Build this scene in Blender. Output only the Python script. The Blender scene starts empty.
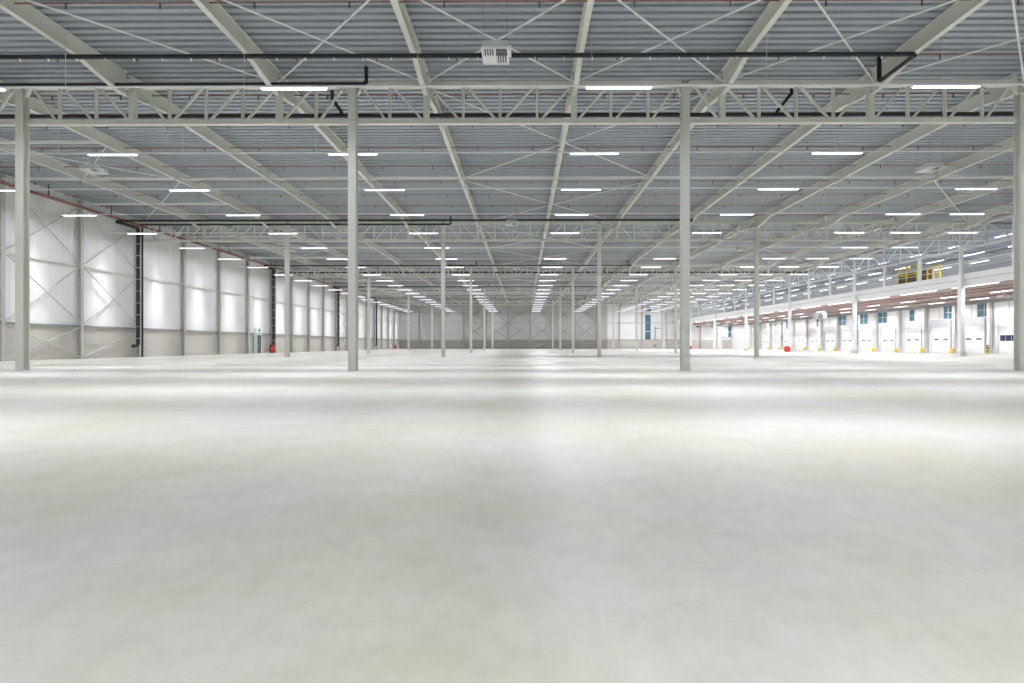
import bpy, bmesh, math, random
from math import pi, sin, cos, tan, radians
from mathutils import Vector, Matrix
random.seed(4)
S = bpy.context.scene
COL = S.collection

# ------------------------------------------------------------------ materials
def new_mat(name):
    m = bpy.data.materials.new(name); m.use_nodes = True
    nt = m.node_tree; b = nt.nodes['Principled BSDF']
    return m, nt, b

def mat(name, col, rough=.5, metal=0., var=.06, scale=3., bump=0., stretch=(1, 1, 1), spec=.5):
    m, nt, b = new_mat(name)
    N, L = nt.nodes, nt.links
    geo = N.new('ShaderNodeNewGeometry'); mp = N.new('ShaderNodeMapping')
    mp.inputs['Scale'].default_value = stretch
    L.new(geo.outputs['Position'], mp.inputs['Vector'])
    n = N.new('ShaderNodeTexNoise'); n.inputs['Scale'].default_value = scale
    n.inputs['Detail'].default_value = 4
    L.new(mp.outputs['Vector'], n.inputs['Vector'])
    mx = N.new('ShaderNodeMix'); mx.data_type = 'RGBA'
    mx.inputs[6].default_value = [c * (1 - var) for c in col] + [1]
    mx.inputs[7].default_value = [min(1, c * (1 + var)) for c in col] + [1]
    L.new(n.outputs['Fac'], mx.inputs[0]); L.new(mx.outputs[2], b.inputs['Base Color'])
    b.inputs['Roughness'].default_value = rough
    b.inputs['Metallic'].default_value = metal
    b.inputs['Specular IOR Level'].default_value = spec
    if bump:
        bp = N.new('ShaderNodeBump'); bp.inputs['Strength'].default_value = bump
        L.new(n.outputs['Fac'], bp.inputs['Height']); L.new(bp.outputs['Normal'], b.inputs['Normal'])
    return m

def panel_mat(name, col, axis, pitch, rough=.45, seam=.82, rib=.3):
    """insulated wall panels: a seam every `pitch` metres along `axis` plus fine ribs"""
    m, nt, b = new_mat(name); N, L = nt.nodes, nt.links
    geo = N.new('ShaderNodeNewGeometry'); sep = N.new('ShaderNodeSeparateXYZ')
    L.new(geo.outputs['Position'], sep.inputs[0])
    d = N.new('ShaderNodeMath'); d.operation = 'DIVIDE'; d.inputs[1].default_value = pitch
    L.new(sep.outputs[axis], d.inputs[0])
    f = N.new('ShaderNodeMath'); f.operation = 'FRACT'; L.new(d.outputs[0], f.inputs[0])
    lt = N.new('ShaderNodeMath'); lt.operation = 'LESS_THAN'; lt.inputs[1].default_value = .03
    L.new(f.outputs[0], lt.inputs[0])
    n = N.new('ShaderNodeTexNoise'); n.inputs['Scale'].default_value = .6
    L.new(geo.outputs['Position'], n.inputs['Vector'])
    c1 = N.new('ShaderNodeMix'); c1.data_type = 'RGBA'
    c1.inputs[6].default_value = [c * .96 for c in col] + [1]; c1.inputs[7].default_value = [min(1, c * 1.03) for c in col] + [1]
    L.new(n.outputs['Fac'], c1.inputs[0])
    c2 = N.new('ShaderNodeMix'); c2.data_type = 'RGBA'; c2.blend_type = 'MULTIPLY'
    c2.inputs[7].default_value = (seam, seam, seam, 1)
    L.new(lt.outputs[0], c2.inputs[0]); L.new(c1.outputs[2], c2.inputs[6]); L.new(c2.outputs[2], b.inputs['Base Color'])
    w = N.new('ShaderNodeMath'); w.operation = 'SINE'
    w0 = N.new('ShaderNodeMath'); w0.operation = 'MULTIPLY'; w0.inputs[1].default_value = 2 * pi / .25
    L.new(sep.outputs[axis], w0.inputs[0]); L.new(w0.outputs[0], w.inputs[0])
    bp = N.new('ShaderNodeBump'); bp.inputs['Strength'].default_value = rib; bp.inputs['Distance'].default_value = .01
    L.new(w.outputs[0], bp.inputs['Height']); L.new(bp.outputs['Normal'], b.inputs['Normal'])
    b.inputs['Roughness'].default_value = rough
    return m

def emit_mat(name, col, strength):
    m = bpy.data.materials.new(name); m.use_nodes = True
    nt = m.node_tree; nt.nodes.clear()
    e = nt.nodes.new('ShaderNodeEmission'); o = nt.nodes.new('ShaderNodeOutputMaterial')
    e.inputs[0].default_value = (*col, 1); e.inputs[1].default_value = strength
    nt.links.new(e.outputs[0], o.inputs[0])
    m.cycles.emission_sampling = 'NONE'
    return m

def floor_mat():
    m, nt, b = new_mat('polished_concrete'); N, L = nt.nodes, nt.links
    geo = N.new('ShaderNodeNewGeometry')
    def noise(scale, detail, stretch=(1, 1, 1), rough=.55):
        mp = N.new('ShaderNodeMapping'); mp.inputs['Scale'].default_value = stretch
        L.new(geo.outputs['Position'], mp.inputs['Vector'])
        n = N.new('ShaderNodeTexNoise'); n.inputs['Scale'].default_value = scale
        n.inputs['Detail'].default_value = detail; n.inputs['Roughness'].default_value = rough
        L.new(mp.outputs['Vector'], n.inputs['Vector']); return n.outputs['Fac']
    def mix(f, a, c, blend='MIX'):
        x = N.new('ShaderNodeMix'); x.data_type = 'RGBA'; x.blend_type = blend
        for v, i in ((a, 6), (c, 7)):
            if isinstance(v, tuple): x.inputs[i].default_value = v
            else: L.new(v, x.inputs[i])
        if isinstance(f, float): x.inputs[0].default_value = f
        else: L.new(f, x.inputs[0])
        return x.outputs[2]
    def ramp(f, lo, hi):
        r = N.new('ShaderNodeMapRange'); r.inputs[1].default_value = lo; r.inputs[2].default_value = hi
        L.new(f, r.inputs[0]); return r.outputs[0]
    base = mix(ramp(noise(.33, 6, rough=.6), .36, .62), (*FLOOR_A, 1), (*FLOOR_B, 1))
    base = mix(ramp(noise(2.2, 6, rough=.65), .3, .7), base, (.88, .88, .87, 1), 'MULTIPLY')
    c = mix(ramp(noise(9., 7, rough=.7), .45, .8), base, (.90, .90, .89, 1), 'MULTIPLY')
    # faint trowel marks and small scuffs
    c = mix(ramp(noise(14., 3), .73, .80), c, (.90, .89, .87, 1), 'MULTIPLY')
    L.new(c, b.inputs['Base Color'])
    rr = N.new('ShaderNodeMapRange'); rr.inputs[3].default_value = .30; rr.inputs[4].default_value = .44
    L.new(noise(.8, 5), rr.inputs[0]); L.new(rr.outputs[0], b.inputs['Roughness'])
    b.inputs['Specular IOR Level'].default_value = .4
    return m
FLOOR_A = (.595, .565, .445); FLOOR_B = (.66, .655, .62)

STEEL = mat('painted_steel', (.70, .715, .645), .42, var=.03)
STEELW = mat('white_painted_steel', (.84, .86, .83), .4, var=.03)
GALV = mat('galvanised_steel', (.62, .64, .64), .4, var=.05)
DECK = mat('roof_deck_sheet', (.36, .40, .445), .42, var=.05, scale=.5, stretch=(1, .4, 1))
FLOOR = floor_mat()
WALLP = panel_mat('white_wall_panel', (.88, .88, .87), 1, 1.0)
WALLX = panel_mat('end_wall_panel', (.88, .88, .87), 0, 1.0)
FSTEEL = mat('dull_steel', (.40, .40, .37), .5, var=.03)
MSTEEL = mat('soft_grey_steel', (.56, .57, .53), .5, var=.03)
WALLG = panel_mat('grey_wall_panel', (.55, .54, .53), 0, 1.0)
WALLB = panel_mat('rear_wall_panel', (.74, .74, .72), 0, 1.0)
PLINTH = panel_mat('concrete_plinth', (.56, .53, .48), 2, .6, rough=.7, seam=.94, rib=.0)
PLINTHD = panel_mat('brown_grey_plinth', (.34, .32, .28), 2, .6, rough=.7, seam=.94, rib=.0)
BLACK = mat('black_plastic_pipe', (.012, .012, .015), .4, var=.1)
REDP = mat('red_pipe_paint', (.30, .115, .095), .45, var=.08)
RED = mat('fire_red', (.55, .05, .035), .4, var=.05)
DARK = mat('dark_grey', (.10, .10, .11), .5, var=.05)
DGREY = mat('mid_grey_steel', (.30, .31, .31), .5, var=.05)
DOOR = mat('white_sectional_door', (.88, .88, .86), .4, var=.02)
TRANS = mat('grey_white_panel', (.66, .67, .67), .5, var=.03)
PIER = mat('pale_pier_concrete', (.72, .72, .70), .6, var=.04)
GLASS = mat('blue_window_glass', (.075, .165, .21), .12, var=.25, scale=.8)
YELLOW = mat('safety_yellow', (.78, .58, .06), .45, var=.05)
MEZZ = mat('mezzanine_soffit', (.56, .48, .465), .6, var=.05)
BROWN = mat('dark_brown_boards', (.16, .10, .06), .6, var=.2)
GREEN = mat('exit_green', (.03, .40, .25), .4, var=.02)
WHITE = mat('plain_white', (.85, .86, .87), .4, var=.01)
TUBE = emit_mat('lit_tube', (.88, .85, 1.0), 3.2)

# ------------------------------------------------------------------ mesh builder
class MB:
    def __init__(s): s.v = []; s.f = []; s.m = []; s.mats = []
    def mi(s, m):
        if m not in s.mats: s.mats.append(m)
        return s.mats.index(m)
    def box(s, x0, x1, y0, y1, z0, z1, m):
        k = len(s.v); i = s.mi(m)
        s.v += [(x, y, z) for z in (z0, z1) for y in (y0, y1) for x in (x0, x1)]
        for q in ((0, 2, 3, 1), (4, 5, 7, 6), (0, 1, 5, 4), (2, 6, 7, 3), (0, 4, 6, 2), (1, 3, 7, 5)):
            s.f.append([k + a for a in q]); s.m.append(i)
        return s
    def bar(s, a, b, w, h, m, up=(0, 0, 1)):
        """rectangular bar from a to b"""
        a = Vector(a); b = Vector(b); d = (b - a).normalized(); u = Vector(up)
        if abs(d.dot(u)) > .95: u = Vector((0, 1, 0))
        r = d.cross(u).normalized(); t = r.cross(d).normalized()
        k = len(s.v); i = s.mi(m)
        for p in (a, b):
            for (sr, st) in ((-1, -1), (1, -1), (1, 1), (-1, 1)):
                s.v.append(tuple(p + r * sr * w / 2 + t * st * h / 2))
        for q in ((0, 3, 2, 1), (4, 5, 6, 7), (0, 1, 5, 4), (1, 2, 6, 5), (2, 3, 7, 6), (3, 0, 4, 7)):
            s.f.append([k + c for c in q]); s.m.append(i)
        return s
    def tube(s, pts, r, m, n=10, caps=True):
        pts = [Vector(p) for p in pts]; i = s.mi(m); rings = []
        prev = None
        for j, p in enumerate(pts):
            if j == 0: d = pts[1] - p
            elif j == len(pts) - 1: d = p - pts[j - 1]
            else: d = (pts[j + 1] - p).normalized() + (p - pts[j - 1]).normalized()
            d.normalize()
            if prev is None:
                u = Vector((0, 0, 1)) if abs(d.z) < .9 else Vector((0, 1, 0))
            else: u = prev
            a = (u - d * u.dot(d)).normalized(); prev = a; c = d.cross(a)
            sc = 1.
            if 0 < j < len(pts) - 1:
                co = (pts[j + 1] - p).normalized().dot((p - pts[j - 1]).normalized())
                sc = 1. / max(.5, math.sqrt((1 + co) / 2))
            k = len(s.v)
            for q in range(n):
                t = 2 * pi * q / n
                s.v.append(tuple(p + (a * cos(t) + c * sin(t)) * r * (1 + (sc - 1) * .5)))
            rings.append(k)
        for A, B in zip(rings, rings[1:]):
            for q in range(n):
                s.f.append([A + q, A + (q + 1) % n, B + (q + 1) % n, B + q]); s.m.append(i)
        if caps:
            s.f.append([rings[0] + q for q in reversed(range(n))]); s.m.append(i)
            s.f.append([rings[-1] + q for q in range(n)]); s.m.append(i)
        return s
    def prism(s, prof, frames, m):
        """sweep closed profile; frames = list of functions (u,v)->point"""
        i = s.mi(m); n = len(prof); ks = []
        for fr in frames:
            ks.append(len(s.v)); s.v += [tuple(fr(u, v)) for u, v in prof]
        for A, B in zip(ks, ks[1:]):
            for q in range(n):
                s.f.append([A + q, A + (q + 1) % n, B + (q + 1) % n, B + q]); s.m.append(i)
        s.f.append([ks[0] + q for q in reversed(range(n))]); s.m.append(i)
        s.f.append([ks[-1] + q for q in range(n)]); s.m.append(i)
        return s
    def mesh(s, name='mesh', fix=True, smooth=False):
        me = bpy.data.meshes.new(name); me.from_pydata(s.v, [], s.f)
        for m in s.mats: me.materials.append(m)
        me.polygons.foreach_set('material_index', s.m)
        if fix:
            bm = bmesh.new(); bm.from_mesh(me); bmesh.ops.recalc_face_normals(bm, faces=bm.faces); bm.to_mesh(me); bm.free()
        if smooth:
            me.polygons.foreach_set('use_smooth', [True] * len(me.polygons))
            try: me.set_sharp_from_angle(angle=radians(40))
            except Exception: pass
        me.update(); return me

def rounded(me, w=.02, seg=2):
    bm = bmesh.new(); bm.from_mesh(me)
    es = [e for e in bm.edges if abs((e.verts[0].co - e.verts[1].co).z) > .5]
    bmesh.ops.bevel(bm, geom=es, offset=w, segments=seg, affect='EDGES', profile=.5)
    bm.to_mesh(me); bm.free(); return me

def put(name, me, loc=(0, 0, 0), parent=None):
    o = bpy.data.objects.new(name, me); o.location = loc; COL.objects.link(o)
    if parent: o.parent = parent
    return o
def tag(o, label, cat, group=None, kind=None):
    n = len(label.replace(',', '').split())
    assert 4 <= n <= 16, (n, label)
    o['label'] = label; o['category'] = cat
    if group: o['group'] = group
    if kind: o['kind'] = kind
    return o
def thing(name, label, cat, loc=(0, 0, 0), group=None, kind=None):
    o = bpy.data.objects.new(name, None); o.location = loc; o.empty_display_size = .2; COL.objects.link(o)
    return tag(o, label, cat, group, kind)
def copy_tree(o, loc=None, parent=None):
    c = o.copy(); COL.objects.link(c)
    if parent: c.parent = parent
    if loc is not None: c.location = loc
    for ch in list(o.children): copy_tree(ch, parent=c)
    return c
def relabel(o, label): 
    n = len(label.replace(',', '').split()); assert 4 <= n <= 16, (n, label)
    o['label'] = label; return o

ONES = ['zeroth', 'first', 'second', 'third', 'fourth', 'fifth', 'sixth', 'seventh', 'eighth', 'ninth', 'tenth', 'eleventh', 'twelfth',
        'thirteenth', 'fourteenth', 'fifteenth', 'sixteenth', 'seventeenth', 'eighteenth', 'nineteenth']
TENS = {2: 'twent', 3: 'thirt', 4: 'fort', 5: 'fift'}
def nth(n):
    if n < 20: return ONES[n]
    t, u = divmod(n, 10)
    return TENS[t] + 'ieth' if u == 0 else TENS[t] + 'y-' + ONES[u]

# ------------------------------------------------------------------ layout (metres; camera at x=0, y=0 looking along +y)
YROW = [21.3 + 24 * i for i in range(5)]          # truss / column lines
YEND = 141.3; YBACK = -14.7; XL = -33.5; XR = 56.0; XM = 40.0
COLX = [-20.5, -6.95, 6.55, 20.12]
RAFX = [-27.95 + 6 * i for i in range(12)]        # ... 38.05
RAFX[2] = -16.15
ZROOF = 12.1; ZRB = 11.49; ZTC = 11.62; ZBC = 10.09; ZL = 9.90

# ------------------------------------------------------------------ setting
def struct(name, me, label, cat, parent=None):
    o = put(name, me, parent=parent); o['kind'] = 'structure'
    if parent is None: tag(o, label, cat)
    return o
b = MB().box(XL - .3, XR + .3, YBACK, YEND + .3, -.3, 0, FLOOR)
fl = struct('floor', b.mesh(), 'pale polished concrete floor of the whole empty hall', 'floor')
jm = mat('joint_filler', (.34, .34, .32), .6)
b = MB()
for y in (29.6, 48.4, 93.3): b.box(XL + .4, XR - .4, y - .03, y + .03, -.01, .003, jm)
struct('floor_joint', b.mesh(), '', '', parent=fl)

# corrugated deck: trapezoidal sheet, ribs along x
b = MB(); i0 = b.mi(DECK); P = .375; D = .16
y = YBACK; prof = []
while y < YEND + .2:
    prof += [(y, ZROOF), (y + .21, ZROOF), (y + .24, ZROOF + D), (y + .345, ZROOF + D)]
    y += P
prof.append((y, ZROOF))
for (yy, zz) in prof:
    b.v += [(XL - .1, yy, zz), (XR + .1, yy, zz)]
for k in range(len(prof) - 1):
    b.f.append([2 * k, 2 * k + 1, 2 * k + 3, 2 * k + 2]); b.m.append(0)
ceil = struct('ceiling', b.mesh(fix=False), 'grey corrugated metal roof deck over the whole hall', 'ceiling')
b = MB().box(XL - .3, XR + .3, YBACK, YEND + .3, ZROOF + D + .01, ZROOF + D + .3, GALV)
struct('roof_insulation', b.mesh(), '', '', parent=ceil)

def wall(name, dims, label, m, plinth=None, pm=None):
    w = struct(name, MB().box(*dims, m).mesh(), label, 'wall')
    if plinth:
        p = struct('plinth', MB().box(*plinth, pm).mesh(), '', '', parent=w)
        p['label'] = 'beige grey concrete plinth along the wall foot'
    return w
wall('wall_left', (XL - .3, XL - .1, YBACK, YEND, 0, ZROOF), 'white panelled left side wall above a concrete plinth', WALLP,
     (XL - .1, XL - .04, YBACK, YEND, 0, 2.4), PLINTH)
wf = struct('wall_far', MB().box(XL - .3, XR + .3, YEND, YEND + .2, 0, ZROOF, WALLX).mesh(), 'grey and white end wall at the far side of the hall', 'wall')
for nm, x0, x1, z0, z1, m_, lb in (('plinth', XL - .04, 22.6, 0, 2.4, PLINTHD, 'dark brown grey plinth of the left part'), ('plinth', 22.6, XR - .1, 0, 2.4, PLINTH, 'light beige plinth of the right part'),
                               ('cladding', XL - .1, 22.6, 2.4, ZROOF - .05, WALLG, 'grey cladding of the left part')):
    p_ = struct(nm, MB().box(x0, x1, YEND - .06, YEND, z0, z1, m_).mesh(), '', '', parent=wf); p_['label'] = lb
wr = wall('wall_right', (XR, XR + .2, YBACK, YEND, 0, ZROOF), 'white right wall behind the loading doors', DOOR)
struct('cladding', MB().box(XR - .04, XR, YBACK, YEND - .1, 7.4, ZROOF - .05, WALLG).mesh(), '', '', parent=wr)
wall('wall_back', (XL - .3, XR + .3, YBACK - .2, YBACK, 0, ZROOF), 'plain white wall behind the camera', WALLB)

# ------------------------------------------------------------------ columns
hp = [(-.16, -.15), (.16, -.15), (.16, -.125), (.012, -.125), (.012, .125), (.16, .125), (.16, .15), (-.16, .15), (-.16, .125), (-.012, .125), (-.012, -.125), (-.16, -.125)]
sh = MB().prism(hp, [lambda u, v: (u, v, .02), lambda u, v: (u, v, 11.5)], STEEL).mesh('shaft')
bp = MB().box(-.19, .19, -.18, .18, 0, .02, GALV).mesh('base_plate')
br = [MB().prism([(s_ * .155, 11.15), (s_ * .31, 11.38), (s_ * .31, 11.50), (s_ * .155, 11.50)], [lambda u, v: (u, -.08, v), lambda u, v: (u, .08, v)], STEEL).mesh('bracket') for s_ in (-1, 1)]
row_w = ['nearest', 'second', 'third', 'fourth', 'farthest']
col_w = ['leftmost', 'second from left', 'third from left', 'rightmost']
proto = None
for j, yy in enumerate(YROW):
    for i, xx in enumerate(COLX):
        lab = f'slender grey steel column, {col_w[i]} in the {row_w[j]} column row'
        if proto is None:
            proto = thing('steel_column', lab, 'column', (xx, yy, 0), 'grey steel columns of the open hall', 'thing')
            put('shaft', sh, parent=proto); put('base_plate', bp, parent=proto); put('bracket', br[0], parent=proto); put('bracket', br[1], parent=proto)
        else:
            relabel(copy_tree(proto, (xx, yy, 0)), lab)

# ------------------------------------------------------------------ trusses
def tr_label(j, k):
    sp = ['by the left wall', 'between the first and second columns', 'between the two middle columns',
          'between the third and fourth columns', 'ending at the mezzanine'][k]
    return f'steel lattice truss in the {row_w[j]} line, {sp}'
spans = [(XL, -20.45), (-20.45, -6.95), (-6.95, 6.55), (6.55, 20.05), (20.05, XM)]
tr_proto = {}
for k, (xa, xb) in enumerate(spans):
    L_ = xb - xa; n = max(2, round(L_ / 1.5)); p = L_ / n
    t = thing('roof_truss', tr_label(0, k), 'roof truss', (xa, YROW[0], 0), 'lattice trusses across the hall', 'thing')
    put('top_chord', MB().box(.17 if k else 0, L_ - .17, -.10, .10, ZTC - .13, ZTC + .11, STEEL).mesh(), parent=t)
    put('bottom_chord', MB().box(.17 if k else 0, L_ - .17, -.11, .11, ZBC - .07, ZBC + .10, STEEL).mesh(), parent=t)
    hang = {round((rx - xa) / p) for rx in RAFX if xa + .5 < rx < xb - .5}
    for q in range(1, n):
        x = q * p
        if q in hang:
            put('hanger_post', MB().box(x - .11, x + .11, -.115, .115, ZBC + .1, ZTC - .12, STEEL).mesh(), parent=t)
        else:
            put('vertical', MB().box(x - .05, x + .05, -.05, .05, ZBC + .1, ZTC - .12, STEEL).mesh(), parent=t)
    half = n // 2 if k not in (0,) else 0
    if k == 4: half = n // 2
    for q in range(n):
        x0, x1 = q * p, (q + 1) * p
        if q < half: a, c = (x0 + .18 if q else x0 + .42), x1 - .16; za, zc = ZTC - .12, ZBC + .1
        else: a, c = x0 + .16, (x1 - .18 if q < n - 1 else x1 - .42); za, zc = ZBC + .1, ZTC - .12
        put('diagonal', MB().bar((a, 0, za), (c, 0, zc), .08, .09, STEEL, up=(0, 1, 0)).mesh(), parent=t)
    tr_proto[k] = t
for j in range(1, 5):
    for k, (xa, xb) in enumerate(spans):
        relabel(copy_tree(tr_proto[k], (xa, YROW[j], 0)), tr_label(j, k))

# ------------------------------------------------------------------ rafters (I beams, one length per bay)
BAYS = [(-2.7, 21.3)] + [(YROW[i], YROW[i] + 24) for i in range(5)]
bay_w = ['overhead, before the nearest truss line', 'between the first and second truss lines', 'between the second and third truss lines',
         'between the third and fourth truss lines', 'between the fourth and fifth truss lines', 'running up to the far wall']
def rafter_mesh():
    b = MB(); hw = .10; tw = .012
    st = [(.13, .24), (.5, .24), (1.8, 0), (11.8, 0), (12.2, 0), (21.4, 0), (23.4, .36), (23.87, .36)]
    for (y0, h0), (y1, h1) in zip(st, st[1:]):
        z0, z1 = ZRB - h0, ZRB - h1; zt = ZROOF - .002
        i = b.mi(STEEL)
        def quadbox(xa, xb, za0, zb0, za1, zb1):
            k = len(b.v)
            b.v.extend([(xa, y0, za0), (xb, y0, za0), (xa, y1, za1), (xb, y1, za1), (xa, y0, zb0), (xb, y0, zb0), (xa, y1, zb1), (xb, y1, zb1)])
            for q in ((0, 2, 3, 1), (4, 5, 7, 6), (0, 1, 5, 4), (2, 6, 7, 3), (0, 4, 6, 2), (1, 3, 7, 5)):
                b.f.append([k + a for a in q]); b.m.append(i)
        quadbox(-hw, hw, z0, z0 + .025, z1, z1 + .025)
        quadbox(-tw, tw, z0 + .025, zt - .025, z1 + .025, zt - .025)
        quadbox(-hw, hw, zt - .025, zt, zt - .025, zt)
    return b.mesh('rafter')
rm = rafter_mesh()
b = MB(); b.box(-.13, .13, -.16, .16, ZRB - .06, ZRB - .002, STEEL); b.box(.014, .04, -.2, .2, ZRB - .05, ZRB + .5, STEEL); b.box(-.04, -.014, -.2, .2, ZRB - .05, ZRB + .5, STEEL)
spl = b.mesh('splice_plate')
for j, (ya, yb) in enumerate(BAYS):
    for i, xx in enumerate(RAFX):
        o = thing('roof_rafter', f'grey steel rafter, {nth(i + 1)} from the left wall, {bay_w[j]}', 'rafter', (xx, ya, 0),
                  'long rafters running away from the camera', 'thing')
        put('beam', rm, parent=o)
        put('splice_plate', spl, (0, 12, 0), parent=o)

# cross struts at mid bay
for j, (ya, yb) in enumerate(BAYS):
    o = put('roof_strut', MB().box(XL, XM, -.07, .07, ZRB + .12, ZRB + .25, STEELW).mesh(), (0, ya + 12, 0))
    tag(o, f'straight pale cross strut at mid bay, {bay_w[j]}', 'roof strut', 'cross struts under the rafters', 'thing')
for j in range(1, 6):
    for d, w in ((6, 'near'), (18, 'far')):
        o = put('edge_strut', MB().box(XL, -21.95, -.06, .06, ZRB + .12, ZRB + .24, STEELW).mesh(), (0, BAYS[j][0] + d, 0))
        tag(o, f'short strut at the left wall, {w} half, {bay_w[j]}', 'roof strut', 'short struts at the left roof edge', 'thing')

# roof braces
ZB = ZRB + .12
def brace(a, c, label, r=.031, name='roof_brace', group='diagonal braces under the roof', m=STEELW):
    mid = (Vector(a) + Vector(c)) / 2
    o = put(name, MB().tube([Vector(a) - mid, Vector(c) - mid], r, m, 8).mesh(smooth=True), mid)
    return tag(o, label, 'brace', group, 'thing')
for i, xx in enumerate(RAFX):
    for s_, w in ((-2, 'leftwards'), (2, 'rightwards')):
        if not (0 <= i + s_ < len(RAFX)): continue
        if (xx, s_) in (): continue
        if xx < -16 or xx > 20.5 or (xx > 20 and s_ > 0): continue
        brace((xx, 21.1, ZB), (xx + s_ * 6, 9.3, ZB - .05 - (.08 if s_ > 0 else 0)),
              f'overhead brace reaching {w} towards the camera from the {nth(i + 1)} rafter at the nearest truss')
for j in range(1, 6):
    y0 = BAYS[j][0]
    for (xa, ya, xc, yc, w) in ((-3.95, .2, 8.05, 11.8, 'near half, rising right'), (8.05, .2, -3.95, 11.8, 'near half, rising left'),
                                (-3.95, 12.2, 8.05, 23.8, 'far half, rising right'), (8.05, 12.2, -3.95, 23.8, 'far half, rising left')):
        dz = 0 if 'right' in w else -.08
        brace((xa, y0 + ya, ZB + dz), (xc, y0 + yc, ZB + dz), f'central brace, {w}, {bay_w[j]}')
    for (xa, ya, xc, yc, w) in ((-21.95, 6.2, -27.95, 11.8, 'near'), (-27.95, 6.2, -21.95, 11.8, 'crossing near'), (-21.95, 12.2, -32.9, 23.8, 'long far')):
        brace((xa, y0 + ya, ZB - (.08 if 'crossing' in w else 0)), (xc, y0 + yc, ZB - (.08 if 'crossing' in w else 0)), f'{w} brace at the left roof edge, {bay_w[j]}')
    brace((26.05, y0 + 12.2, ZB), (38.05, y0 + 23.8, ZB), f'long brace at the right roof edge, {bay_w[j]}')

# ------------------------------------------------------------------ sprinkler pipes
hd = MB(); hd.tube([(0, 0, 0), (0, 0, -.15), (0, 0, -.19)], .028, BROWN, 6)
hdm = hd.mesh('sprinkler_head')
ys = 22.65 - 6; q = 0
while ys < YEND - 1:
    q += 1; yp = ys - (.15 if q == 1 else .08 if q == 2 else 0)
    o = thing('sprinkler_pipe', f'thin red sprinkler pipe crossing under the roof deck, {nth(q)} from the camera', 'sprinkler pipe',
              (0, yp, 11.86), 'red sprinkler pipes across the roof', 'thing')
    put('pipe', MB().tube([(XL + .4, 0, 0), (XM + (XR - XM - .3 if q > 4 else 0), 0, 0)], .026, REDP, 6).mesh(smooth=True), parent=o)
    if q <= 12:
        for k in range(-11, 12): put('sprinkler_head', hdm, (.5 + 3 * k, 0, 0), parent=o)
    ys += 3.0
# main red pipe along left wall
o = thing('sprinkler_main', 'thick rusty red main pipe running along the top of left wall', 'pipe', (-32.65, 0, 11.2), kind='thing')
put('pipe', MB().tube([(0, 8, 0), (0, YEND - 1, 0)], .10, REDP, 12).mesh(smooth=True), parent=o)
hm = MB().box(-.03, .03, -.03, .03, 0, ZROOF - 11.2, DARK).mesh()
for k in range(20): put('pipe_hanger', hm, (0, 30.3 + 5.5 * k, .0), parent=o)
o = thing('sprinkler_main', 'dark red main pipe running along the mezzanine lattice girder', 'pipe', (XM - .5, 0, 11.85), kind='thing')
put('pipe', MB().tube([(0, 30, 0), (0, YEND - 1, 0)], .09, REDP, 10).mesh(smooth=True), parent=o)

# ------------------------------------------------------------------ black drain pipes under the roof
def pipe(label, pts, r, clamps=None, m=BLACK, group='black drain pipes under the roof', name='drain_pipe', extra=None):
    o = thing(name, label, 'pipe', (0, 0, 0), group, 'thing')
    put('pipe', MB().tube(pts, r, m, 12).mesh(smooth=True), parent=o)
    if clamps:
        axis, a, c, step, fy, fz = clamps
        cm = MB().box(-.014, .014, -.03, .03, -r - .075, -r + .02, WHITE).mesh() if axis == 'x' else \
             MB().box(-r - .02, r + .03, -r - .02, r + .02, -.02, .02, GALV).mesh()
        x = a
        while x < c:
            put('pipe_clamp', cm, (x, fy, fz) if axis == 'x' else (fy, fz, x), parent=o); x += step
    if extra:
        for e in extra: put('branch', MB().tube(e, r * .75, m, 10).mesh(smooth=True), parent=o)
    return o
ln = ['nearest', 'second', 'third', 'fourth', 'farthest']
for j, y0 in enumerate([yy - 21.3 for yy in YROW]):
    ya = y0 + 18.2; ye = y0 + 20.1
    c1 = ('x', -19.6, 13.2, 1.0, ya, 11.1) if j < 2 else None
    pipe(f'long black drain pipe ahead of the {ln[j]} truss line with end bend at right',
         [(XL + .6, ya, 11.1), (13.45, ya, 11.1), (13.6, ya + .1, 11.1), (13.6, ye - .1, 11.1), (13.6, ye, 11.17), (13.6, ye, 12.05)], .078, c1)
    yb = y0 + 20.62
    c2 = ('x', -20.0, -7, .87, yb, 11.33) if j < 2 else None
    pipe(f'shorter black drain pipe just before the {ln[j]} truss line, turning up near centre left',
         [(XL + .6, yb, 11.33), (-6.32, yb, 11.33), (-6.2, yb, 11.4), (-6.2, yb, 12.0)], .075, c2)
    if j in (0, 2):
        yc = y0 + 22.2; zc = 10.77
        pipe(f'straight black drain pipe behind the lattice web of the {ln[j]} truss line',
             [(XL + .6, yc, zc), (20., yc, zc), (38., yc, zc)], .09, None,
             extra=[[(-8.0, yc - .35, 11.9), (-8.0, yc - .35, 11.35), (-7.75, yc, 10.95), (-7.68, yc, zc)],
                    [(11.15, yc - .35, 11.9), (11.15, yc - .35, 11.5), (10.75, yc, 10.95), (10.65, yc, zc)]])
    # risers on the left wall
    xw = -32.72; yr = yy_ = YROW[j] - 1.05
    pipe(f'thick black downpipe on the left wall at the {ln[j]} truss line',
         [(xw, yr - 2.3, 10.95), (xw, yr - .15, 10.95), (xw, yr, 10.8), (xw, yr, 1.15), (xw, yr - .15, .95), (xw, yr - .6, .95)], .14,
         ('z', 1.6, 10.6, 1.0, xw, yr) if 0 < j < 4 else None, group='downpipes on the left wall', name='downpipe')
    pipe(f'thin black riser beside the thick downpipe at the {ln[j]} truss line',
         [(xw, yr + .5, 11.2), (xw, yr + .5, 0)], .07,
         None, group='downpipes on the left wall', name='riser_pipe', m=BLACK)

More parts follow.
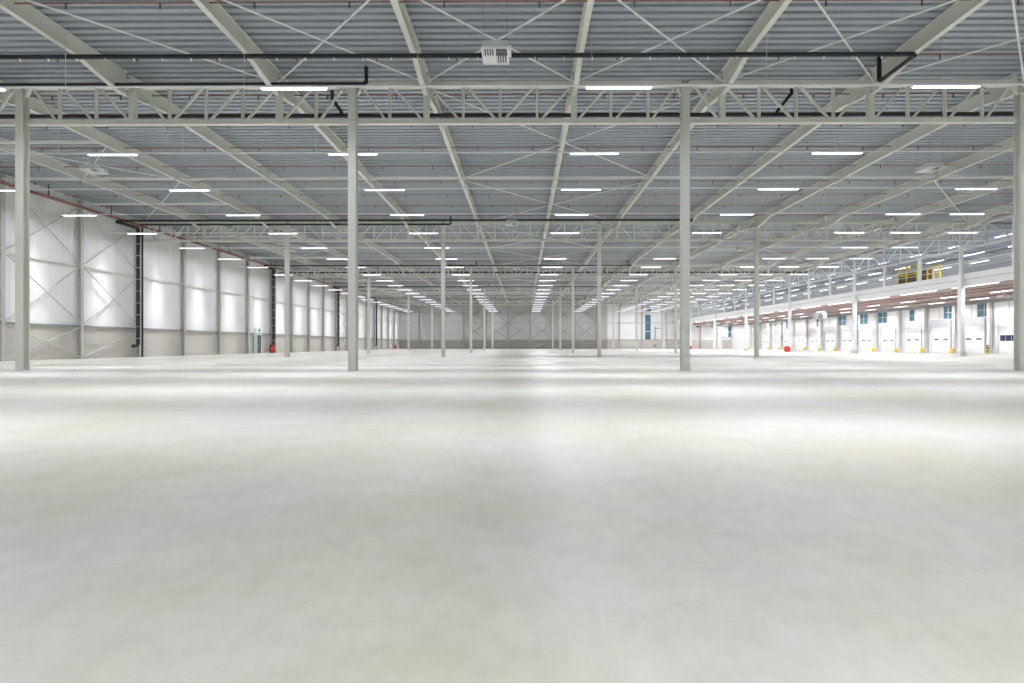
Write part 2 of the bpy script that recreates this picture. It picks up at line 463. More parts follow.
# small red alarm hanging by the nearest truss
o = thing('alarm_beacon', 'small red alarm beacon hanging from the fifth rafter near the nearest truss', 'alarm', (-3.50, 22.45, 10.62), kind='thing')
put('beacon', MB().tube([(0, 0, -.14), (0, 0, -.04), (0, 0, .1)], .11, RED, 12).mesh(smooth=True), parent=o)
put('bracket', MB().bar((0, 0, .1), (-.40, 0, .98), .03, .03, DARK).mesh(), parent=o)
put('cable', MB().tube([(0, 0, -.14), (.02, 0, -1.0)], .008, DARK, 5).mesh(), parent=o)

# ------------------------------------------------------------------ ceiling ventilators
def vent():
    o = thing('ceiling_ventilator', 'square white grille ventilator hanging before the nearest truss, top centre', 'ventilator', (-.92, 16.7, 10.53),
              'grille ventilators under the roof', 'thing')
    put('housing', MB().box(-.42, .42, 0, .95, .02, .22, GALV).mesh(), parent=o)
    b = MB()
    for (x0, x1, y0, y1) in ((-.44, .44, -.02, .03), (-.44, .44, .93, .98), (-.44, -.39, .03, .93), (.39, .44, .03, .93), (-.02, .02, .03, .93)):
        b.box(x0, x1, y0, y1, -.03, .02, WHITE)
    put('frame', b.mesh(), parent=o)
    for (cx, cy, kind) in ((-.205, .255, 's'), (.205, .255, 'd'), (-.205, .705, 'w'), (.205, .705, 's')):
        b = MB()
        if kind == 'w': b.box(-.18, .18, -.22, .22, -.02, .0, WHITE)
        else:
            b.box(-.18, .18, -.22, .22, .005, .015, DARK)
            if kind == 's':
                for k in range(5): b.box(-.17 + k * .08, -.14 + k * .08, -.22, .22, -.02, .005, WHITE)
            else: b.box(-.18, .18, -.02, .0, -.015, .005, DGREY)
        put('grille', b.mesh(), (cx, cy, 0), parent=o)
    b = MB()
    put('side_vent', MB().box(.44, .52, .1, .55, -.02, .12, WHITE).mesh(), parent=o)
    for (x, y) in ((-.38, .05), (.38, .05), (-.38, .9), (.38, .9)):
        put('suspension_rod', MB().tube([(x, y, .2), (x, y, 1.57)], .004, DARK, 5).mesh(), parent=o)
    return o
v0 = vent()
for j in range(1, 5): relabel(copy_tree(v0, (-.92, 16.7 + 24 * j, 10.53)), f'square grille ventilator on the centre line before the {ln[j]} truss line')
for j in range(0, 5):
    relabel(copy_tree(v0, (-23.5, 28.0 + 24 * j, 10.53)), f'square grille ventilator at the left roof edge, {bay_w[j + 1]}')
    relabel(copy_tree(v0, (21.8 if j else 22.0, 28.0 + 24 * j, 10.53)), f'square grille ventilator at the right, {bay_w[j + 1]}')

# ------------------------------------------------------------------ lights
LX = [3.28 + 11.2 * i for i in range(-3, 4)]       # -30.4 ... 36.8
LX = LX[:6] + [30.1, 34.6]
LW = .62
def lamp_data(name, sx, sy, power, spread_y, spread_x, along='x', wide=None):
    d = bpy.data.lights.new(name, 'AREA'); d.shape = 'RECTANGLE'; d.size = sx; d.size_y = sy
    d.energy = power; d.color = (.91, .925, 1.0); d.use_nodes = True
    nt = d.node_tree; N, L = nt.nodes, nt.links
    e = [n for n in N if n.type == 'EMISSION'][0]
    g = N.new('ShaderNodeNewGeometry'); sp = N.new('ShaderNodeSeparateXYZ'); L.new(g.outputs['Incoming'], sp.inputs[0])
    def mth(op, a, c=None):
        n = N.new('ShaderNodeMath'); n.operation = op
        for i, v in enumerate((a, c)):
            if v is None: continue
            if isinstance(v, (int, float)): n.inputs[i].default_value = v
            else: L.new(v, n.inputs[i])
        return n.outputs[0]
    z = mth('MAXIMUM', mth('ABSOLUTE', sp.outputs[2]), .02)
    ay, ax = (sp.outputs[1], sp.outputs[0]) if along == 'x' else (sp.outputs[0], sp.outputs[1])
    ty = mth('DIVIDE', mth('DIVIDE', ay, z), spread_y); tx = mth('DIVIDE', mth('DIVIDE', ax, z), spread_x)
    q = mth('MULTIPLY', mth('ADD', mth('MULTIPLY', ty, ty), mth('MULTIPLY', tx, tx)), -.5)
    beam = mth('EXPONENT', q)
    L.new(mth('ADD', mth('MULTIPLY', beam, 1.0), LWIDE if wide is None else wide), e.inputs['Strength'])
    return d
LWIDE = .078
PWR = 1150.
LD = lamp_data('tube_lamp', 2.3, .1, PWR, .17, .52)
LDY = lamp_data('tube_lamp_mezzanine', .1, 2.3, PWR * .45, .5, .5)
LDM = lamp_data('tube_lamp_soffit', .1, 2.3, PWR * .85, 1.6, 1.6, wide=.32)
LDE = lamp_data('tube_lamp_edge', .1, 4.6, PWR * .35, .8, .8)
dif = MB().box(-1.12, 1.12, -.06, .06, -.045, .0, TUBE).mesh('diffuser')
hou = MB().box(-1.18, 1.18, -.05, .05, .0, .035, WHITE).mesh('housing')
one = MB().box(-1.12, 1.12, -.06, .06, -.045, .0, TUBE).box(-1.18, 1.18, -.05, .05, .0, .035, WHITE).mesh('tube_light')
def lamp(o, data):
    l = bpy.data.objects.new('lamp', data); l.location = (0, 0, -.06); COL.objects.link(l); l.parent = o
lproto = None
def rowname(n):
    return f'in the {nth(n + 1)} row' if n >= 0 else f'{["just", "a little", "well"][-n - 1]} behind'
posn = ['first from the left', 'second from the left', 'third from the left', 'fourth from the left', 'fifth from the left', 'sixth from the left',
        'seventh from the left', 'rightmost']
wirem = MB().tube([(0, 0, 0), (0, 0, ZROOF - ZL - .09)], .008, GALV, 5).mesh()
for n in range(-4, 21):
    yl = 17.95 + 6 * n + {-2: .3, 0: .08, 1: .3, 2: -.1, 3: -.35, 4: -.5, 5: -.25, 6: -.15, 7: -.4}.get(n, 0)
    if n >= 0: lab = f'thin white lighting rail right across the hall, {nth(n + 1)} from the camera'
    else: lab = f'thin white lighting rail out of frame, {nth(-n)} ahead of the visible ones'
    rl = thing('light_rail', lab, 'lighting rail', (0, yl, ZL), 'white lighting rails', 'thing')
    put('rail', MB().box(XL + .5, XM - .4, -.03, .03, .035, .085, WHITE).mesh(), parent=rl)
    if n <= 5:
        for rx in RAFX[:-1]: put('suspension_wire', wirem, (rx + .3, 0, .09), parent=rl)
    xs = LX[:6] + (LX[6:] if n >= 4 or n < 0 else []) 
    if n == 5: xs = LX[:3] + [30.1, 34.6]
    if n < 4 and n >= 0: xs = LX[:6] + ([30.0] if n == 3 else [])
    for k, xx in enumerate(xs):
        if n >= 0: lab = f'lit white tube light, {nth(k + 1)} from the left on the {nth(n + 1)} rail from the camera'
        else: lab = f'lit tube light out of frame, {nth(k + 1)} from left on the {nth(-n)} hidden rail'
        if n <= 8:
            if lproto is None:
                o = thing('tube_light', lab, 'light', (xx, yl, ZL), 'tube lights on the rails', 'thing')
                put('housing', hou, parent=o); put('diffuser', dif, parent=o); lproto = o
                lamp(o, LD)
            else: o = relabel(copy_tree(lproto, (xx, yl, ZL)), lab)
        else:
            o = put('tube_light', one, (xx, yl, ZL)); tag(o, lab, 'light', 'tube lights on the rails', 'thing'); lamp(o, LD)

# ------------------------------------------------------------------ left wall: columns, girts, braces
def hprof(w, d, t=.02):
    return [(-w/2, -d/2), (w/2, -d/2), (w/2, -d/2 + t), (t/2, -d/2 + t), (t/2, d/2 - t), (w/2, d/2 - t), (w/2, d/2), (-w/2, d/2), (-w/2, d/2 - t),
            (-t/2, d/2 - t), (-t/2, -d/2 + t), (-w/2, -d/2 + t)]
pr = hprof(.26, .26)
wc_left = MB().prism(pr, [lambda u, v: (v, u, 0), lambda u, v: (v, u, 11.95)], MSTEEL).mesh('wall_column')
wc_far = MB().prism(pr, [lambda u, v: (u, v, 0), lambda u, v: (u, v, 11.95)], FSTEEL).mesh('wall_column')
wy = [33.3 + 6 * i for i in range(18)]
WCY = [27.3] + wy
for i, yy in enumerate(wy):
    o = put('wall_column', wc_left, (XL + .10, yy, 0))
    tag(o, f'grey steel wall column on the left wall, {nth(i + 1)} from the camera', 'column', 'columns along the left wall', 'thing')
wx = [-28.2 + 6 * i for i in range(12)]
for i, xx in enumerate(wx):
    o = put('wall_column', wc_far, (xx, YEND - .22, 0))
    tag(o, f'grey steel wall column on the far end wall, {nth(i + 1)} from its left corner', 'column', 'columns along the far wall', 'thing')
for z, w in ((2.46, 'lower'), (7.0, 'middle'), (11.55, 'top')):
    o = put('wall_girt', MB().box(XL - .04, XL + .10, 8, YEND - .4, z - .06, z + .06, STEEL if w != 'lower' else DGREY).mesh(), (0, 0, 0))
    tag(o, f'{w} horizontal steel girt along the left wall', 'girt', 'girts on the left wall', 'thing')
    o = put('wall_girt', MB().box(XL + .3, XM + (4 if w != 'top' else 0), YEND - .17, YEND - .07, z - .06, z + .06, FSTEEL).mesh(), (0, 0, 0))
    tag(o, f'{w} horizontal steel girt along the far end wall', 'girt', 'girts on the far wall', 'thing')
lev = [(.1, 2.35, 'low'), (2.6, 6.9, 'middle'), (7.1, 11.45, 'high')]
for (ya, yb, w) in ((27.3, 33.3, 'before the first left wall column'), (33.3, 39.3, 'between left wall columns one and two'),
                    (39.3, 45.3, 'between left wall columns two and three'), (93.3, 99.3, 'between left wall columns eleven and twelve')):
    for (za, zb, lw) in lev:
        x = XL + .16
        brace((x, ya + .15, za), (x, yb - .15, zb), f'{lw} brace rising away from the camera, {w}', .045, 'wall_brace', 'crossed braces on the left wall', MSTEEL)
        brace((x + .1, ya + .15, zb), (x + .1, yb - .15, za), f'{lw} brace falling away from the camera, {w}', .045, 'wall_brace', 'crossed braces on the left wall', MSTEEL)
for i in range(6):
    xa = -16.2 + 6 * i; y = YEND - .35
    for (za, zb, lw) in lev:
        brace((xa + .15, y, za), (xa + 5.85, y, zb), f'{lw} brace rising rightwards in the {nth(i + 1)} braced bay of the far wall', .06, 'wall_brace', 'crossed braces on the far wall', FSTEEL)
        brace((xa + .15, y - .13, zb), (xa + 5.85, y - .13, za), f'{lw} brace falling rightwards in the {nth(i + 1)} braced bay of the far wall', .06, 'wall_brace', 'crossed braces on the far wall', FSTEEL)

# emergency door, sign and hose reels
def door_obj(n, loc, label):
    o = thing(f'door_{n}', label, 'door', loc, kind='structure'); return o
d = door_obj(1, (XL + .02, 65.3, 0), 'dark emergency exit door in the left wall beside a green frame')
put('door_leaf', MB().box(-.03, .10, .1, 1.15, .02, 2.3, DARK).mesh(), parent=d)
put('door_frame', MB().box(-.06, .14, -.75, .1, 0, 2.35, mat('sea_green_panel', (.42, .52, .47))).box(-.06, .12, 1.15, 1.25, 0, 2.4, STEELW).box(-.06, .12, -.75, 1.25, 2.33, 2.42, STEELW).mesh(), parent=d)
put('door_handle', MB().box(.10, .16, .2, .34, 1.0, 1.05, GALV).mesh(), parent=d)
sgn = thing('exit_sign', 'white sign with green running figure above the exit door on left wall', 'sign', (XL + .1, 65.6, 2.55), kind='thing')
put('panel', MB().box(0, .06, -.75, .75, 0, .62, WHITE).mesh(), parent=sgn)
b = MB(); X0, X1 = .06, .07
b.box(X0, X1, -.55, -.50, .2, .42, GREEN); b.bar((.065, -.52, .22), (.065, -.38, .08), .03, .01, GREEN, up=(1, 0, 0)); b.bar((.065, -.52, .22), (.065, -.64, .07), .03, .01, GREEN, up=(1, 0, 0))
b.box(X0, X1, -.56, -.48, .44, .53, GREEN); b.bar((.065, -.52, .38), (.065, -.36, .32), .03, .01, GREEN, up=(1, 0, 0))
b.box(X0, X1, .12, .50, .06, .56, GREEN)
b.bar((.065, -.2, .3), (.065, 0.05, .3), .04, .01, GREEN, up=(1, 0, 0)); b.bar((.065, -.06, .4), (.065, .05, .3), .04, .01, GREEN, up=(1, 0, 0)); b.bar((.065, -.06, .2), (.065, .05, .3), .04, .01, GREEN, up=(1, 0, 0))
put('pictogram', b.mesh(), parent=sgn)

def hose_reel(loc, R, axis, label):
    o = thing('fire_hose_reel', label, 'hose reel', loc, 'red fire hose reels', 'thing')
    def rot(p): return (p[1], p[0], p[2]) if axis == 'x' else p
    def disc(y0, y1, r, m, name, n=28):
        put(name, MB().tube([rot((0, y0, R)), rot((0, y1, R))], r, m, n).mesh(smooth=True), parent=o)
    disc(-.13, -.10, R, RED, 'drum_plate'); disc(.10, .13, R, RED, 'drum_plate')
    disc(-.10, .10, R * .8, mat('hose_rubber', (.35, .03, .02), .6), 'hose'); disc(-.16, .16, .07, DARK, 'hub', 12)
    put('foot', MB().box(-.25 if axis != 'x' else -.16, .25 if axis != 'x' else .16, -.16 if axis != 'x' else -.25, .16 if axis != 'x' else .25, 0, .04, RED).mesh(), parent=o)
    b = MB()
    for s_ in (-1, 1): b.bar(rot((s_ * .2, .15, .02)), rot((0, .15, R)), .05, .03, RED)
    put('stand', b.mesh(), parent=o)
    return o
hose_reel((XL + .75, 68.0, 0), .55, 'x', 'red fire hose reel beside the exit door at the left wall')
hose_reel((XL + .75, 133.8, 0), .6, 'x', 'small red fire hose reel at the far end of left wall')
hose_reel((39.25, 78.2, 0), .44, 'y', 'round red fire hose reel beside the third mezzanine column')
hose_reel((39.35, 124.0, 0), .44, 'y', 'red fire hose reel by the farthest mezzanine column, beside a slender column')

# ------------------------------------------------------------------ far wall window
def window(n, label, x0, x1, z0, z1, y, bars, bw=.12):
    o = thing(f'window_{n}', label, 'window', ((x0 + x1) / 2, y, z0), kind='structure'); w = x1 - x0; h = z1 - z0
    put('pane', MB().box(-w/2, w/2, -.02, .02, 0, h, GLASS).mesh(), parent=o)
    b = MB()
    for (a, c, e, f) in ((-w/2 - .25, -w/2, -.1, h + .1), (w/2, w/2 + .25, -.1, h + .1), (-w/2, w/2, -.15, 0), (-w/2, w/2, h, h + .15)):
        b.box(a, c, -.08, .04, e, f, WHITE)
    for zz in bars: b.box(-w/2, w/2, -.07, .0, zz - bw/2, zz + bw/2, WHITE)
    put('window_frame', b.mesh(), parent=o); return o
window(1, 'tall narrow blue window in the far wall right of centre', 32.75, 34.25, 2.5, 9.2, YEND - .06, (2.25, 4.5))
window(2, 'small blue window high in the far wall above the tall window', 32.9, 34.3, 10.2, 11.3, YEND - .06, ())
window(3, 'narrow blue window beneath the mezzanine near the far right corner', 55.0, 55.9, 3.2, 6.0, YEND - .2, (1.4,))
o = thing('wall_duct', 'grey pipework on the far wall right of the tall window', 'pipe', (35.4, YEND - .25, 0), kind='thing')
put('pipe', MB().tube([(0, 0, 2.4), (0, 0, 6.0)], .12, DGREY, 8).mesh(), parent=o)
put('pipe', MB().tube([(0, 0, 5.5), (1.6, 0, 5.5)], .09, DGREY, 8).mesh(), parent=o)
put('valve_box', MB().box(-.5, .3, -.2, .1, .5, 1.2, DGREY).mesh(), parent=o)
for k, (x, w) in enumerate(((37.6, 1.0), (47.5, .2), (52.6, 1.2))):
    o = put('wall_pilaster', MB().box(-w/2, w/2, -.25, .12, 0, 6.3 if k else 11.5, PIER if k != 1 else DGREY).mesh(), (x, YEND - .25, 0))
    tag(o, ['broad pale pilaster on the far wall left of the mezzanine', 'thin dark pilaster on the far wall beneath the mezzanine',
            'broad pilaster on far wall near the right corner'][k], 'pilaster', None, 'thing')

# ------------------------------------------------------------------ mezzanine
MY = [48.1 + 15.44 * i for i in range(6)]
MY0 = 32.7
colw = ['nearest', 'second', 'third', 'fourth', 'fifth', 'farthest']
mp = None
for i, yy in enumerate([MY0] + MY):
    lab = f'pale mezzanine column, {colw[i - 1]} of those carrying the mezzanine edge' if i else 'pale mezzanine column hidden behind the rightmost near column'
    if mp is None:
        mp = thing('mezzanine_column', lab, 'column', (XM, yy, 0), 'columns of the mezzanine edge', 'thing')
        put('lower_shaft', rounded(MB().box(-.2, .2, -.2, .2, .02, 7.0, STEELW).mesh(), .03), parent=mp)
        put('upper_shaft', rounded(MB().box(-.12, .12, -.12, .12, 7.0, 11.5, STEELW).mesh(), .02), parent=mp)
        put('base_collar', MB().box(-.27, .27, -.27, .27, 0, .45, GALV).mesh(), parent=mp)
    else: relabel(copy_tree(mp, (XM, yy, 0)), lab)
ZT, ZM_, ZF = 7.55, 7.0, 6.42
mz = thing('mezzanine', 'long white edged mezzanine floor above the loading doors', 'mezzanine', (XM, 0, 0), kind='thing')
put('deck', MB().box(.3, XR - XM - .03, MY0, YEND - .25, 7.05, 7.35, GALV).mesh(), parent=mz)
put('upper_fascia', MB().box(.22, .30, MY0, YEND - .25, ZM_ + .03, ZT, DOOR).mesh(), parent=mz)
put('lower_fascia', MB().box(.26, .34, MY0, YEND - .25, ZF, ZM_ - .03, DOOR).box(.20, .34, MY0, YEND - .25, ZM_ - .04, ZM_ + .04, GALV).mesh(), parent=mz)
b = MB().box(.34, XR - XM - .03, MY0, YEND - .25, 6.75, 7.0, MEZZ)
for k in range(13): b.box(.9 + k * 1.2, 1.15 + k * 1.2, MY0, YEND - .25, 6.48, 6.75, MEZZ)
put('soffit', b.mesh(), parent=mz)
put('edge_beam', MB().box(XR - XM - .5, XR - XM - .1, MY0, YEND - .3, 6.1, 6.74, DGREY).mesh(), parent=mz)
r = thing('mezzanine_railing', 'thin pale handrail along the open mezzanine edge', 'railing', (XM + .26, 0, 0), kind='thing')
put('handrail', MB().box(-.04, .04, MY0, YEND - .2, 8.57, 8.66, STEELW).mesh(), parent=r)
put('middle_rail', MB().box(-.02, .02, MY0, YEND - .2, 8.08, 8.12, STEELW).mesh(), parent=r)
pm_ = MB().box(-.08, .08, -.17, .17, ZT, 9.66, STEELW).mesh()
k = 0
for i, yy in enumerate(([MY0] + MY)):
    for s_ in (1, 2):
        y = yy + 15.44 * s_ / 3
        if y > YEND - 1: continue
        k += 1
        o = put('mezzanine_post', pm_, (XM + .10, y, 0))
        tag(o, f'short white post between mezzanine floor and lattice girder, {nth(k)} from the camera', 'post', 'posts along the mezzanine edge', 'thing')
# longitudinal lattice girder
ys_ = [MY0] + MY + [YEND - .2]
def girder(L_):
    t = thing('lattice_girder', 'x x x x', 'lattice girder', (XM, 0, 0), 'lattice girders above the mezzanine edge', 'thing')
    put('top_chord', MB().box(-.09, .09, .13, L_ - .13, ZTC - .09, ZTC + .09, STEELW).mesh(), parent=t)
    put('bottom_chord', MB().box(-.09, .09, .13, L_ - .13, 9.66, 9.84, STEELW).mesh(), parent=t)
    p = L_ / 6
    for q in range(1, 6): put('vertical', MB().box(-.045, .045, q * p - .045, q * p + .045, 9.84, ZTC - .09, STEELW).mesh(), parent=t)
    for q in range(6):
        a, c = (9.84, ZTC - .09) if q % 2 == 0 else (ZTC - .09, 9.84)
        put('diagonal', MB().bar((0, q * p + .14, a), (0, (q + 1) * p - .14, c), .09, .09, STEELW, up=(1, 0, 0)).mesh(), parent=t)
    return t
g0 = girder(15.44); g0.location.y = MY0
gw = ['running in from behind the rightmost near column', 'after the nearest mezzanine column', 'after the second mezzanine column', 'after the third mezzanine column',
      'after the fourth mezzanine column', 'after the fifth mezzanine column', 'between the farthest mezzanine column and the end wall']
relabel(g0, f'white lattice girder {gw[0]}')
for i in range(1, 7): relabel(copy_tree(g0, (XM, ys_[i], 0)), f'white lattice girder {gw[i]}')
# cross frames over the mezzanine
for i, yy in enumerate([MY0] + MY):
    o = put('roof_beam', MB().prism(hprof(.18, .5), [lambda u, v: (0, u, v), lambda u, v: (XR - XM - .1, u, v)], STEELW).mesh(), (XM + .1, yy, 11.8))
    tag(o, f'steel beam over the mezzanine roof, {nth(i + 1)} from the camera', 'beam', 'beams over the mezzanine', 'thing')
# mezzanine lights: upper (three files) and lower (three files)
one_y = MB().box(-.06, .06, -1.2, 1.2, -.06, .0, TUBE).box(-.05, .05, -1.25, 1.25, .0, .04, WHITE).mesh()
short_y = MB().box(-.055, .055, -.8, .8, -.055, .0, TUBE).box(-.05, .05, -.84, .84, .0, .04, WHITE).mesh()
two_y = MB().box(-.05, .05, -2.4, 2.4, -.05, .0, TUBE).box(-.045, .045, -2.45, 2.45, .0, .04, WHITE).mesh()
mzl = ['edge', 'middle', 'rear']
for f, x in enumerate((41.5, 46.7, 51.8)):
    k = 0; y = (45.5, 44.4, 44.4)[f]
    while y < YEND - 2:
        k += 1
        o = put('tube_light', short_y if f == 0 else one_y, (x, y, 10.5))
        tag(o, f'lit tube light above the mezzanine, {mzl[f]} line, {nth(k)} from the camera', 'light', 'tube lights above the mezzanine', 'thing')
        if f != 0 or k % 2 == 0: lamp(o, LDY)
        y += (5.05, 5.1, 5.15)[f]
    o = put('light_rail', MB().box(-.03, .03, 34, YEND - .5, .04, .09, STEELW).mesh(), (x, 0, 10.5))
    tag(o, f'thin lighting rail above the mezzanine, {mzl[f]} line', 'lighting rail', 'lighting rails above the mezzanine', 'thing')
for f, (x, L2, me, st, y0) in enumerate(((40.42, 0, two_y, 6.7, 47.2), (48.0, 0, one_y, 6.4, 52.9), (53.2, 0, one_y, 6.4, 55))):
    k = 0; y = y0; zz = 6.38 if f == 0 else 6.44
    while y < YEND - 3:
        k += 1
        o = put('tube_light', me, (x, y, zz))
        tag(o, f'lit tube light beneath the mezzanine, {mzl[f]} line, {nth(k)} from the camera', 'light', 'tube lights beneath the mezzanine', 'thing')
        lamp(o, LDM if f else LDE)
        y += st
for f, x in enumerate((43.6, 45.9, 51.0)):
    o = put('sprinkler_pipe', MB().tube([(0, 34, 0), (0, YEND - 1, 0)], .04, REDP, 8).mesh(smooth=True), (x, 0, 6.42))
    tag(o, f'thin red sprinkler pipe beneath the mezzanine, {mzl[f]} one', 'sprinkler pipe', 'sprinkler pipes beneath the mezzanine', 'thing')

# yellow gate on the mezzanine
g = thing('safety_gate', 'yellow safety gate on the mezzanine edge between two white posts', 'gate', (XM + .7, 56.0, 7.36), kind='thing')
for yq in (-1.6, -.1, 1.1): put('gate_post', MB().box(-.04, .04, yq - .05, yq + .05, 0, 2.0, YELLOW).mesh(), parent=g)
for zq in (1.1, 2.0): put('gate_rail', MB().box(-.03, .03, -1.6, 1.1, zq - .05, zq + .05, YELLOW).mesh(), parent=g)
put('gate_brace', MB().bar((0, -1.5, 1.1), (0, -.1, 2.0), .06, .06, YELLOW).mesh(), parent=g)
cr = thing('storage_crate', 'dark brown boarded crate standing behind the yellow safety gate', 'crate', (XM + 1.8, 56.2, 7.36), kind='thing')
b = MB()
for k in range(5): b.box(-.6, .6, -1.5, 1.5, .05 + k * .3, .30 + k * .3, BROWN)
put('board', b.mesh(), parent=cr)
for (x, y) in ((-.62, -1.4), (-.62, 1.4), (.62, -1.4), (.62, 1.4)): put('corner_post', MB().box(x - .04, x + .04, y - .06, y + .06, 0, 1.6, BROWN).mesh(), parent=cr)
g = thing('safety_rail', 'low yellow safety rail on the mezzanine right of the yellow gate', 'railing', (XM + .7, 52.2, 7.36), kind='thing')
for yq in (-.8, 0, .8): put('rail_post', MB().box(-.05, .05, yq - .05, yq + .05, 0, 1.5, YELLOW).mesh(), parent=g)
for zq in (.8, 1.45): put('rail_bar', MB().box(-.03, .03, -.8, .8, zq - .05, zq + .05, YELLOW).mesh(), parent=g)

# unit heaters under the mezzanine
def heater(loc, s, label):
    o = thing('unit_heater', label, 'heater', loc, 'unit heaters beneath the mezzanine', 'thing')
    put('casing', MB().box(-.95*s, .95*s, -.4*s, .4*s, 0, 1.0*s, GALV).mesh(), parent=o)
    put('fan_opening', MB().tube([(0, -.43*s, .5*s), (0, -.39*s, .5*s)], .36*s, DARK, 24).mesh(), parent=o)
    put('fan_ring', MB().tube([(0, -.415*s, .5*s), (0, -.40*s, .5*s)], .42*s, DGREY, 24).mesh(), parent=o)
    for x in (-.8*s, .8*s): put('hanger', MB().tube([(x, 0, 1.0*s), (x, 0, 6.76 - loc[2])], .02, DARK, 5).mesh(), parent=o)
    return o
heater((47.6, 84.5, 5.2), 1., 'grey box unit heater with round black fan under the mezzanine')
heater((44.4, 134., 5.45), .6, 'small dark fanned unit heater under the mezzanine far end')
o = thing('ceiling_fan_unit', 'small white wedge shaped unit hanging under the mezzanine at right', 'heater', (50.0, 54.8, 5.95), kind='thing')
b = MB(); b.prism([(-.55, 0), (.55, 0), (.4, .28), (-.4, .28)], [lambda u, v: (u, -.35, v), lambda u, v: (u, .35, v)], WHITE)
put('casing', b.mesh(), parent=o); put('stem', MB().tube([(0, 0, .28), (0, 0, .8)], .08, WHITE, 8).mesh(), parent=o)

# ------------------------------------------------------------------ loading doors on the right wall
NDOOR = 14; DP = 5.07; Y0D = 60.3
pw = ['first', 'second']
leaf = MB()
for k in range(6): leaf.box(-.10, -.04, -1.6, 1.6, .02 + k * .565, .575 + k * .565, DOOR)
leaf = leaf.mesh()
jamb = MB().box(-.16, 0, -1.82, -1.6, 0, 4.3, DGREY).box(-.16, 0, 1.6, 1.72, 0, 4.3, TRANS).mesh()
trn = MB().box(-.12, 0, -1.6, 1.6, 3.42, 4.3, TRANS).box(-.16, 0, -1.82, 1.72, 4.3, 4.42, GALV).mesh()
port = MB().box(-.12, -.09, -.36, .36, -.09, .09, DARK).mesh()
band = MB().box(-.12, -.09, -1.4, 1.4, -.33, .33, mat('dark_blue_glass', (.03, .04, .09), .15)).mesh()
fr1 = MB()
for y in (-1.42, -.72, 0, .72, 1.42): fr1.box(-.13, -.1, y - .03, y + .03, -.35, .35, DGREY)
fr1 = fr1.mesh()
for i in range(-1, NDOOR):
    yy = Y0D + DP * i
    n = i + 3
    who = f'{nth(i + 1)} visible from the right' if i >= 0 else 'hidden behind the rightmost near column'
    lab = f'white sectional loading door in the right wall, {who}'
    if i == 0: lab = 'white loading door at far right with a dark glazed band'
    o = door_obj(n, (XR, yy, 0), lab)
    put('door_leaf', leaf, parent=o); put('door_frame', jamb, parent=o); put('transom_panel', trn, parent=o)
    if i <= 0: put('glazed_band', band, (0, 0, 1.85), parent=o); put('glazing_bars', fr1, (0, 0, 1.85), parent=o)
    else:
        for y in (-.75, .75): put('door_window', port, (0, y, 1.78), parent=o)
    # pier nearer than the door
    yp = yy + DP / 2
    o = thing('wall_pier', f'pale pier standing left of loading door number {n - 1}' if False else f'pale concrete pier just beyond the {nth(i + 2)} loading door', 'pier', (XR - .3, yp, 0), 'piers between the loading doors', 'thing')
    put('shaft', MB().box(-.27, .29, -.2, .2, 0, 6.1, PIER).mesh(), parent=o)
    put('conduit', MB().tube([(.1, -.24, .7), (.1, -.24, 6.1)], .035, DGREY, 6).mesh(), parent=o)
    striped = i == 0
    o = thing('yellow_guard', f'yellow impact guard at the foot of the pier beyond the {nth(i + 2)} loading door', 'guard', (XR - .75, yp - .05, 0), 'yellow guards at the pier feet', 'thing')
    h = 1.05 if i == -1 or i == 0 else .58
    put('guard', rounded(MB().box(-.14, .14, -.22, .22, 0, h, YELLOW).mesh(), .05) if h < 1 else MB().tube([(0, 0, 0), (0, 0, h)], .14, YELLOW, 14).mesh(smooth=True), parent=o)
    if h > 1:
        for zq in (.25, .6, .9): put('black_band', MB().tube([(0, 0, zq), (0, 0, zq + .13)], .143, DARK, 14).mesh(), parent=o)
    else: put('anchor_plate', MB().box(-.2, .2, -.28, .28, 0, .02, DARK).mesh(), parent=o)
wn = 4
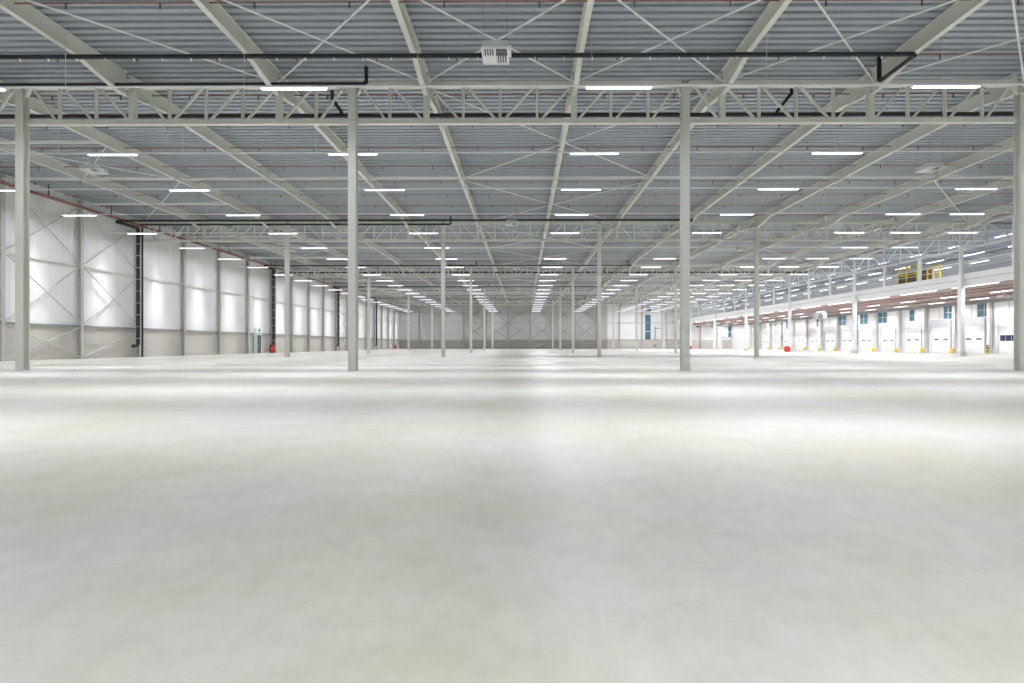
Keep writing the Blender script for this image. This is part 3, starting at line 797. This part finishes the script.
for (yc, w, lab) in ((63.9, 1.95, 'widest blue window above the loading doors at far right'), (69.3, 1.4, 'blue window second from the right above the loading doors'),
                     (75.7, .95, 'narrow blue window third from the right above the loading doors'), (81.9, 2.0, 'blue window fourth from the right above the loading doors'),
                     (86.4, 1.9, 'blue window fifth from the right above the loading doors'), (92.2, 2.0, 'blue window sixth from the right above the loading doors'),
                     (99.7, 1.2, 'blue window seventh from the right above the loading doors'), (111., 1.6, 'farthest blue window above the loading doors')):
    o = thing(f'window_{wn}', lab, 'window', (XR, yc, 4.5), kind='structure'); wn += 1
    put('pane', MB().box(-.06, .0, -w/2, w/2, 0, 1.6, GLASS).mesh(), parent=o)
    b = MB()
    b.box(-.1, 0, -w/2 - .06, -w/2, -.05, 1.65, GALV).box(-.1, 0, w/2, w/2 + .06, -.05, 1.65, GALV).box(-.1, 0, -w/2, w/2, -.06, 0, GALV).box(-.1, 0, -w/2, w/2, 1.6, 1.66, GALV)
    b.box(-.09, -.06, -w/2, w/2, .78, .82, GALV)
    if w > 1: b.box(-.09, -.06, -.03, .03, 0, 1.6, GALV)
    put('window_frame', b.mesh(), parent=o)
# wall seams above the doors
for k in range(NDOOR):
    o = put('wall_trim', MB().box(-.05, 0, -.04, .04, 4.45, 6.1, TRANS).mesh(), (XR, Y0D + DP * k + .4, 0)); o['kind'] = 'structure'
    o.name = f'trim_{k + 1}'; tag(o, f'vertical grey seam strip above the {nth(k + 1)} loading door', 'trim')

# ------------------------------------------------------------------ world and camera
w = bpy.data.worlds.new('World'); S.world = w; w.use_nodes = True
w.node_tree.nodes['Background'].inputs[0].default_value = (.1, .2, .3, 1)
w.node_tree.nodes['Background'].inputs[1].default_value = .3
cd = bpy.data.cameras.new('camera'); cam = bpy.data.objects.new('camera', cd); COL.objects.link(cam); S.camera = cam
F = 523.6; YAW = .35
cd.sensor_width = 36; cd.lens = F / 1024 * 36
cam.location = (0, 0, 1.03)
cam.rotation_euler = (pi / 2, 0, radians(YAW))
cd.shift_x = -(11.5 - F * tan(radians(YAW))) / 1024
cd.shift_y = 3.6 / 1024
cd.clip_end = 500; cd.clip_start = .05
S.view_settings.view_transform = 'Standard'; S.view_settings.look = 'None'
S.view_settings.gamma = 1; S.view_settings.use_curve_mapping = False
S.view_settings.exposure = .06
S.cycles.use_denoising = True
S.cycles.max_bounces = 10; S.cycles.diffuse_bounces = 6; S.cycles.glossy_bounces = 3
S.cycles.use_light_tree = True
S.cycles.sample_clamp_indirect = 8
